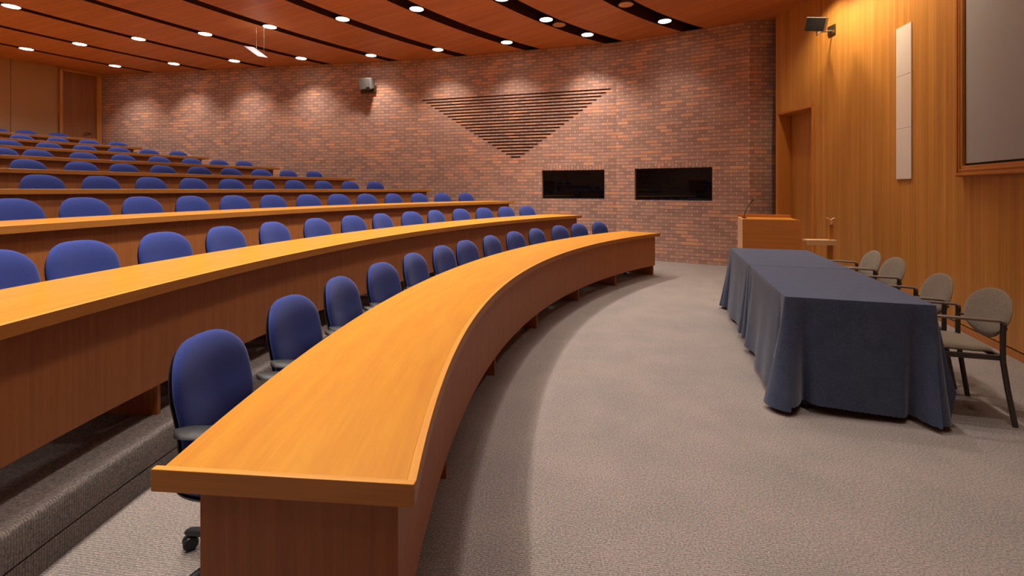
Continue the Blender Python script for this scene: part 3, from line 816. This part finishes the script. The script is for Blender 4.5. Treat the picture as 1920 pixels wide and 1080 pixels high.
# ------------------------------------------------------------------ draped tables
LA = radians(72.5)
Lv, Sv = Vector((cos(LA), sin(LA))), Vector((sin(LA), -cos(LA)))
TC = Vector((3.565 * U, 6.04 * U)); TL, TW, TZ = 1.435, 0.842, 0.752
def make_table(center, label):
    t = thing('folding_table', label, 'table', (center.x, center.y, 0), LA)
    mb = MB(); mb.box((0, 0, TZ - 0.022), (TL - 0.02, TW - 0.02, 0.03), grain=0); bevel(mb.build('tabletop', M['panel'], t), 0.004)
    for s in (-1, 1):
        mb = MB(); x = s * (TL / 2 - 0.10)
        mb.tube([(x, 0, 0.06), (x, 0, TZ - 0.037)], 0.025, 12)
        mb.box((x, 0, 0.04), (0.05, 0.60, 0.04)); mb.box((x, 0, TZ - 0.05), (0.05, 0.5, 0.02))
        for q in (-1, 1): mb.lathe([(0.028, 0.0), (0.028, 0.022)], 12, (x, q * 0.27, 0))
        mb.build('leg', M['black'], t, smooth=40)
    return t
c1 = TC - Lv * (TL / 2 + 0.003); c2 = TC + Lv * (TL / 2 + 0.003)
make_table(c1, 'folding table under the nearer navy cloth, only its black feet showing')
make_table(c2, 'folding table under the farther navy cloth, towards the lectern')

def cloth(center, label, inner, seed):
    """rectangular cloth over the table; inner = +1/-1: the end (along L) that meets the other table"""
    rnd = random.Random(seed)
    hl, hw = TL / 2, TW / 2
    per = []                                     # (x, y, nx, ny, side, corner distance)
    rc = 0.012
    def side(x0, y0, x1, y1, nx, ny, nm, n):
        for i in range(n):
            f = (i + 0.5) / n; x = x0 + (x1 - x0) * f; y = y0 + (y1 - y0) * f
            L = sqrt((x1 - x0) ** 2 + (y1 - y0) ** 2)
            per.append((x, y, nx, ny, nm, min(f, 1 - f) * L, f * L))
    def corner(x, y, a0, nm):
        for i in range(9):
            a = radians(a0 + 90 * i / 8); per.append((x + rc * cos(a), y + rc * sin(a), cos(a), sin(a), nm, 0, 0))
    e = rc
    # counter clockwise: right(+y is -S)... local x along L, local y = left of L = away from chairs
    side(hl, -hw + e, hl, hw - e, 1, 0, 'far', 60); corner(hl - e, hw - e, 0, 'c')
    side(hl - e, hw, -hl + e, hw, 0, 1, 'aud', 110); corner(-hl + e, hw - e, 90, 'c')
    side(-hl, hw - e, -hl, -hw + e, -1, 0, 'near', 70); corner(-hl + e, -hw + e, 180, 'c')
    side(-hl + e, -hw, hl - e, -hw, 0, -1, 'chair', 110); corner(hl - e, -hw + e, 270, 'c')
    inn = 'far' if inner > 0 else 'near'
    ph = [rnd.uniform(0, 6.28) for _ in range(6)]
    NR = 22
    rows = [[(x - nx * 0.012, y - ny * 0.012, TZ + 0.003) for x, y, nx, ny, *_ in per], [(x - nx * 0.003, y - ny * 0.003, TZ + 0.0015) for x, y, nx, ny, *_ in per]]
    def drop(x, y, nx, ny, nm, cd, s, ci):
        zb = 0.045 + 0.010 * sin(3.1 * s + ph[0]) + 0.006 * sin(9 * s + ph[1])
        off = 0.05 + 0.016 * sin(6.3 * s + ph[2]) + 0.010 * sin(15 * s + ph[3])
        near_c = exp(-(cd / 0.10) ** 2)
        if nm == 'chair':
            zb = 0.24 + 0.03 * sin(4 * s + ph[4]); off = 0.045 + 0.012 * sin(7 * s + ph[2])
        if nm == 'near': off = 0.035 + 0.010 * sin(4.2 * s + ph[2]) + 0.006 * sin(11 * s + ph[3]); zb = 0.050 + 0.012 * sin(4.5 * s + 1.0)
        fold = -0.085 * exp(-((cd - 0.11) / 0.034) ** 2) + 0.075 * exp(-((cd) / 0.07) ** 2)
        if nm == 'chair': fold = 0.05 * exp(-(cd / 0.08) ** 2)
        if nm == 'aud': off += -0.075 * exp(-((s - (TL if inner < 0 else 0) * 1.0) / 0.09) ** 2) + 0.03 * exp(-((s - (TL - 0.22 if inner < 0 else 0.22)) / 0.08) ** 2)
        off += fold
        zb += 0.004 * sin(s * 2 * pi / 0.03)
        return zb, off
    for r in range(1, NR + 1):
        h = r / NR; R = []
        for idx, (x, y, nx, ny, nm, cd, s) in enumerate(per):
            if nm == 'c':
                # blend of the neighbouring sides at this corner
                zb, off = 0.035, 0.125
                isin = (x > 0) == (inner > 0)
                isch = y < 0
                if isch: zb, off = (0.04, 0.07) if not isin else (0.24, 0.05)
                if isin: off = 0.02 if not isch else 0.012; zb = 0.05 if not isch else 0.24
                # do not bulge into the other table
                k = 1.0
                ox, oy = nx * off, ny * off
                if isin: ox *= 0.02
            else:
                zb, off = drop(x, y, nx, ny, nm, cd, s, idx)
                ox, oy = nx * off, ny * off
                if nm == inn: ox = nx * 0.0015 * h; zb = 0.45
                elif nm in ('aud', 'chair'):
                    # near the shared end the cloth falls straight
                    de = (hl - x) if inner > 0 else (x + hl)
                    oy *= 1 - 0.55 * exp(-(de / 0.06) ** 2)
            g = h ** 1.25
            z = TZ - (TZ - zb) * h
            R.append((x + ox * g, y + oy * g, z))
        rows.append(R)
    mb = MB(); mb.grid(rows, closed=True)
    mb.f.append(list(range(len(per)))); mb.uv.append([(0, 0)] * len(per)); mb.mi.append(0)
    o = mb.build('tablecloth', M['cloth'], smooth=60)
    o.location = (center.x, center.y, 0); o.rotation_euler = (0, 0, LA)
    return tag(o, label, 'tablecloth', 'navy tablecloths')
cloth(c1, 'navy blue cloth draped over the nearer table, hem just above the carpet', 1, 3)
cloth(c2, 'navy blue cloth draped over the farther table beside the lectern', -1, 5)

# ------------------------------------------------------------------ taupe armchairs behind the tables
def make_stack_chair(label, loc, rz):
    """origin midway between the rear uprights on the floor, faces +X"""
    t = thing('stacking_chair', label, 'chair', loc, rz, 'taupe stacking chairs behind the draped tables')
    hw = 0.235
    for s in (-1, 1):
        mb = MB()   # rear leg running up as the back upright
        mb.tube([(-0.055, s * (hw + 0.005), 0.0), (-0.02, s * hw, 0.22), (0.005, s * hw, 0.40), (0.005, s * hw, 0.56), (0.002, s * hw, 0.615), (0.004, s * hw, 0.642)], 0.0125, 10, True, (0.85, 1.25)); mb.build('leg', M['bronze'], t, smooth=60)
        mb = MB()   # front leg
        mb.tube([(0.50, s * (hw + 0.005), 0.0), (0.455, s * hw, 0.30), (0.44, s * hw, 0.42)], 0.0125, 10, True, (0.85, 1.25)); mb.build('leg', M['bronze'], t, smooth=60)
        mb = MB()   # arm: from the upright forward, then down to the front leg
        mb.tube([(0.002, s * hw, 0.628), (0.006, s * hw, 0.643), (0.025, s * (hw + 0.002), 0.650), (0.20, s * (hw + 0.006), 0.656), (0.38, s * (hw + 0.004), 0.660), (0.425, s * hw, 0.650), (0.442, s * hw, 0.615), (0.444, s * hw, 0.42)], 0.0125, 10, True, (1.25, 0.8)); mb.build('armrest', M['arm'], t, smooth=60)
    mb = MB()
    for s in (-1, 1): mb.box((0.22, s * (hw - 0.02), 0.415), (0.46, 0.022, 0.03))
    for x in (0.0, 0.43): mb.box((x, 0, 0.415), (0.022, 2 * hw, 0.026))
    mb.build('seat_frame', M['bronze'], t)
    mb = MB(); mb.tube([(0.0, -hw, 0.585), (-0.045, -hw + 0.06, 0.59), (-0.055, 0, 0.59), (-0.045, hw - 0.06, 0.59), (0.0, hw, 0.585)], 0.008, 8); mb.build('back_bracket', M['bronze'], t, smooth=60)
    mb = pad(0, 0.232, 0.215, 0.026, 0.018, lambda y, z: 0.0, 4, 4, 0.02)
    mb.v = [(z + 0.225, y, 0.452 + x + 0.03 * (z)) for x, y, z in mb.v]; mb.build('seat', M['grey'], t, smooth=70)
    mb = pad(0.655, 0.158, 0.228, 0.018, 0.014, lambda y, z: -0.010 - 0.30 * max(0, z - 0.56) + 0.30 * y * y - 0.012, 2.3, 2.15, -0.0)
    # shield outline: fuller at the top, drawn in at the foot
    mb.v = [(x, y * (1.0 - 0.16 * max(0, (0.62 - z) / 0.13)), z) for x, y, z in mb.v]
    mb.build('backrest', M['grey'], t, smooth=70)
    return t
SC = [(4.20, 4.37), (4.42, 5.15), (4.90, 6.36), (5.13, 7.06)]
LAB = ['nearest of the four taupe fabric armchairs behind the draped tables', 'second nearest taupe fabric armchair, beside the nearest one', 'third taupe fabric armchair along the draped tables, before the farthest one', 'farthest taupe fabric armchair, towards the lectern']
pr = None
for i, (x, y) in enumerate(SC):
    rz = LA + pi / 2 + [0.02, -0.03, 0.04, 0.02][i]
    if pr is None: pr = make_stack_chair(LAB[i], (x * U, y * U, 0), rz)
    else: copy_thing(pr, (x * U, y * U, 0), rz, LAB[i])

# ------------------------------------------------------------------ lectern with microphone
pz = CAMH - 0.541 * U
l0 = Vector((4.5 * U, 9.5 * U)); lx = Vector((0.943, -0.332)); ly = Vector((0.28, 0.96)).normalized()
ly = Vector((0.332, 0.943))
LWd, LDp = 1.005 * U, 0.92 * U
lec = thing('lectern', 'wooden lectern with box front, standing beyond the draped tables', 'lectern', (l0.x, l0.y, 0), atan2(lx.y, lx.x))
mb = MB(); mb.box((LWd / 2, 0.012, pz / 2 - 0.012), (LWd, 0.024, pz - 0.024), grain=0); bevel(mb.build('side_panel', M['podium'], lec), 0.003)
mb = MB(); mb.box((0.012, LDp / 2, pz / 2 - 0.012), (0.024, LDp - 0.05, pz - 0.024), grain=2); bevel(mb.build('front_panel', M['paleply'], lec), 0.003)  # paler wood on this face paints in the house light falling on it
mb = MB(); mb.box((LWd / 2, LDp - 0.012, pz / 2), (LWd, 0.024, pz + 0.03), grain=0); bevel(mb.build('side_panel', M['podium'], lec), 0.003)
mb = MB(); mb.box((LWd / 2, LDp / 2, pz - 0.04), (LWd - 0.04, LDp - 0.04, 0.022), grain=0); mb.build('top', M['top'], lec)
mb = MB(); mb.box((LWd / 2, LDp / 2, 0.5), (LWd - 0.06, LDp - 0.06, 0.022), grain=0); mb.build('shelf', M['podium'], lec)
# gooseneck microphone standing on the lectern
mx_ = l0 + lx * 0.05 + ly * 0.30
mic = thing('microphone', 'thin black gooseneck microphone standing on the lectern', 'microphone', (mx_.x, mx_.y, pz - 0.029), atan2(lx.y, lx.x))
mb = MB(); mb.lathe([(0.035, 0), (0.035, 0.012), (0.012, 0.02)], 16); mb.build('base', M['black'], mic, smooth=40)
mb = MB(); mb.tube([(0, 0, 0.01), (0.02, 0, 0.10), (0.06, 0, 0.19), (0.105, 0.0, 0.25)], 0.005, 8); mb.build('gooseneck', M['black'], mic, smooth=60)
mb = MB(); mb.tube([(0.10, 0, 0.243), (0.12, 0, 0.27), (0.135, 0, 0.285)], [0.008, 0.012, 0.008], 10); mb.build('capsule', M['black'], mic, smooth=60)

# wooden valet stand right of the lectern
sp = Vector((0.654 * 9.0 * U, 9.0 * U))
st = thing('wooden_stand', 'pale wooden stand with a tray and forked top, right of the lectern', 'stand', (sp.x, sp.y, 0), radians(-8))
zz = zat(410, sp.y); zs = zat(449, sp.y)
mb = MB(); mb.box((0.0, 0, zz / 2), (0.055, 0.05, zz - 0.02), grain=2); bevel(mb.build('post', M['doorw'], st), 0.003)
mb = MB(); mb.box((-0.155, -0.03, zs - 0.011), (0.37, 0.16, 0.022), grain=0); mb.box((-0.155, -0.10, zs - 0.045), (0.37, 0.018, 0.05), grain=0); bevel(mb.build('tray', M['paleply'], st), 0.002)
mb = MB(); mb.tube([(-0.055, 0, zz + 0.01), (-0.03, 0, zz + 0.005), (0, 0, zz - 0.025), (0.03, 0, zz + 0.0), (0.06, 0, zz + 0.005)], 0.009, 8); mb.box((0, -0.028, zz - 0.05), (0.03, 0.02, 0.06), grain=2); mb.build('forked_top', M['paleply'], st, smooth=50)
mb = MB(); mb.box((0, 0, 0.02), (0.40, 0.05, 0.04), grain=0); mb.box((0, 0, 0.02), (0.05, 0.40, 0.04), grain=1); mb.build('foot', M['doorw'], st)

# ------------------------------------------------------------------ things on the front wall
def wall_frame(s, off=0.0):
    p, a = dpos(s, off); return Vector(p), a
# acoustic panel
s0, s1 = s_of(1682.5), s_of(1710.5); p0, a0_ = wall_frame(s0); p1, _ = wall_frame(s1)
a_ = atan2(p1.y - p0.y, p1.x - p0.x); w_ = (p1 - p0).length
zt_, zb_ = zat(55, p0.y), zat(336.5, p0.y)
ac = thing('acoustic_panel', 'tall narrow cream acoustic panel on the wood front wall', 'acoustic panel', (p0.x, p0.y, zb_), a_)
cutz = [0, zat(243, p0.y) - zb_, zat(146, p0.y) - zb_, zt_ - zb_]
for q in range(3):
    mb = MB(); mb.box((w_ / 2, -0.008, (cutz[q] + cutz[q + 1]) / 2), (w_, 0.014, cutz[q + 1] - cutz[q] - 0.003)); bevel(mb.build('panel_section', M['acoustic'], ac), 0.003)
# is local -y the room side?  (front wall runs away from its far end; room lies to the left of travel)
chk = Matrix.Rotation(a_, 2) @ Vector((0, -1))
if chk.dot(Vector((-1, 0))) < 0:
    for ch in ac.children: ch.location.y = 0.016
# projection screen
s0 = s_of(1803.5); p0, a0_ = wall_frame(s0)
a_ = atan2(tdir.y, tdir.x); rs = 1 if (Matrix.Rotation(a_, 2) @ Vector((0, 1))).x < 0 else -1
zfb = zat(331, p0.y); FW = 0.105; SW, SHh = 3.6, 2.35
scr = thing('projection_screen', 'large grey projection screen in a wood frame on the front wall', 'screen', (p0.x, p0.y, zfb), a_)
mb = MB()
for (x, z, w, h, g) in ((FW / 2, SHh / 2, FW, SHh, 2), (SW - FW / 2, SHh / 2, FW, SHh, 2), (SW / 2, FW / 2, SW, FW, 0), (SW / 2, SHh - FW / 2, SW, FW, 0)):
    mb.box((x, rs * 0.02, z), (w, 0.05, h), grain=g)
    # inner stepped moulding
for (x, z, w, h, g) in ((0.022, SHh / 2, 0.03, SHh, 2), (SW / 2, 0.022, SW, 0.03, 0)):
    mb.box((x, rs * 0.052, z), (w, 0.016, h), grain=g)
for (x, z, w, h, g) in ((0.062, SHh / 2, 0.018, SHh - 0.1, 2), (SW / 2, 0.062, SW - 0.1, 0.018, 0)):
    mb.box((x, rs * 0.048, z), (w, 0.010, h), grain=g)
bevel(mb.build('frame', M['frame'], scr), 0.003)
mb = MB(); mb.box((SW / 2, rs * 0.010, SHh / 2), (SW - 2 * FW, 0.012, SHh - 2 * FW)); mb.build('masking_border', M['mask'], scr)
mb = MB(); mb.box((SW / 2, rs * 0.018, SHh / 2 + 0.012), (SW - 2 * FW - 0.05, 0.008, SHh - 2 * FW - 0.004 - 0.02)); mb.build('screen_surface', M['screen'], scr)

# loudspeaker on the front wall
sS = s_of(1560.5); pS, aS = wall_frame(sS); zS = zat(57, pS.y)
spk = thing('loudspeaker', 'small black loudspeaker on a wall arm above the front door', 'loudspeaker', (pS.x, pS.y, zS), 0)
nr = Vector((-sin(aS), cos(aS))); 
if nr.x > 0: nr = -nr
n3 = Vector((nr.x, nr.y, 0)); t3 = Vector((cos(aS), sin(aS), 0))
Rw = Matrix((t3, n3, Vector((0, 0, 1)))).transposed()
mb = MB(); mb.box(n3 * 0.012, (0.16, 0.024, 0.15), Rw); bevel(mb.build('wall_plate', M['brass'], spk), 0.003)
sc_ = Vector((6.16 * U, 9.85 * U, zat(45.5, 9.85 * U))) - Vector((pS.x, pS.y, zS))
mb = MB(); mb.tube([n3 * 0.02 + Vector((0, 0, -0.01)), n3 * 0.20 + Vector((0, 0, -0.03)), sc_ + Vector((0.06, 0.08, -0.14)), sc_ + Vector((0.05, 0.07, -0.08))], 0.013, 10); mb.build('arm', M['steel'], spk, smooth=50)
look = Vector((-0.80, -0.86, -0.30)).normalized()
side_ = look.cross(Vector((0, 0, 1))).normalized(); up_ = side_.cross(look)
rb = Matrix((side_, -look, up_)).transposed() @ Matrix.Rotation(radians(-14), 3, 'Y')
mb = MB(); mb.box(sc_, (0.26, 0.17, 0.20), rb); bevel(mb.build('cabinet', M['spk'], spk), 0.006)
mb = MB(); mb.box(sc_ + rb @ Vector((0, -0.09, 0)), (0.245, 0.012, 0.185), rb); bevel(mb.build('grille', M['grille'], spk), 0.004)

# grey speaker box on the brick wall
(q, tq) = on_line(692, P0, P1); zq = zat(164, q[1])
ta = atan2(P1[1] - P0[1], P1[0] - P0[0])
bxs = thing('loudspeaker', 'grey box loudspeaker mounted high on the brick wall, left of the triangle', 'loudspeaker', (q[0], q[1], zq), ta)
mb = MB(); mb.box((0.0, -0.03, -0.06), (0.40, 0.06, 0.18)); bevel(mb.build('bracket', M['brass'], bxs), 0.004)
tl = Matrix.Rotation(radians(16), 3, 'X')
mb = MB(); mb.box((0.02, -0.18, 0.06), (0.30, 0.22, 0.26), tl); bevel(mb.build('cabinet', M['spk'], bxs), 0.008)
mb = MB(); mb.box((0.10, -0.22, -0.07), (0.09, 0.10, 0.08), tl); bevel(mb.build('horn', M['black'], bxs), 0.006)
mb = MB(); mb.tube([(0.0, -0.05, -0.13), (-0.02, -0.04, -0.20), (-0.06, -0.02, -0.27)], 0.012, 8); mb.build('cable', M['edge'], bxs, smooth=60)

# pale panel hung on two wires from the ceiling
hp = Vector((brg(480) * 12.6 * U, 12.6 * U, zat(97, 12.6 * U)))
hg = thing('hanging_panel', 'small pale tilted panel hung on thin wires from the wood ceiling', 'hanging panel', hp, radians(-25))
tl = Matrix.Rotation(radians(12), 3, 'Y') @ Matrix.Rotation(radians(-20), 3, 'X')
mb = MB(); q4 = [tl @ Vector(v) for v in ((-.14, -.17, 0), (.14, -.17, 0), (.14, .17, 0), (-.14, .17, 0))]; mb.face(q4); so = mb.build('sheet', M['acryl'], hg); sm_ = so.modifiers.new('solid', 'SOLIDIFY'); sm_.thickness = 0.004
for x in (-0.11, 0.11):
    mb = MB(); c_ = tl @ Vector((x, 0.10, 0)); mb.tube([c_, (c_.x, c_.y, CEIL - hp.z)], 0.004, 6); mb.build('wire', M['steel'], hg, smooth=60)

# ------------------------------------------------------------------ camera, world, view
cd = bpy.data.cameras.new('camera'); co = bpy.data.objects.new('camera', cd); COL.objects.link(co)
co.location = (0, 0, CAMH); co.rotation_euler = (pi / 2, 0, 0)
cd.sensor_width = 36; cd.lens = 36 * FPX / 1920; cd.shift_y = -(540 - YH) / 1920; cd.clip_start = 0.05; cd.clip_end = 100
S.camera = co
w = bpy.data.worlds.new('world'); S.world = w; w.use_nodes = True
w.node_tree.nodes['Background'].inputs[0].default_value = (0.01, 0.008, 0.006, 1)
S.view_settings.view_transform = 'Standard'; S.view_settings.look = 'None'
S.view_settings.exposure = 0.0; S.view_settings.gamma = 1.0; S.view_settings.use_curve_mapping = False
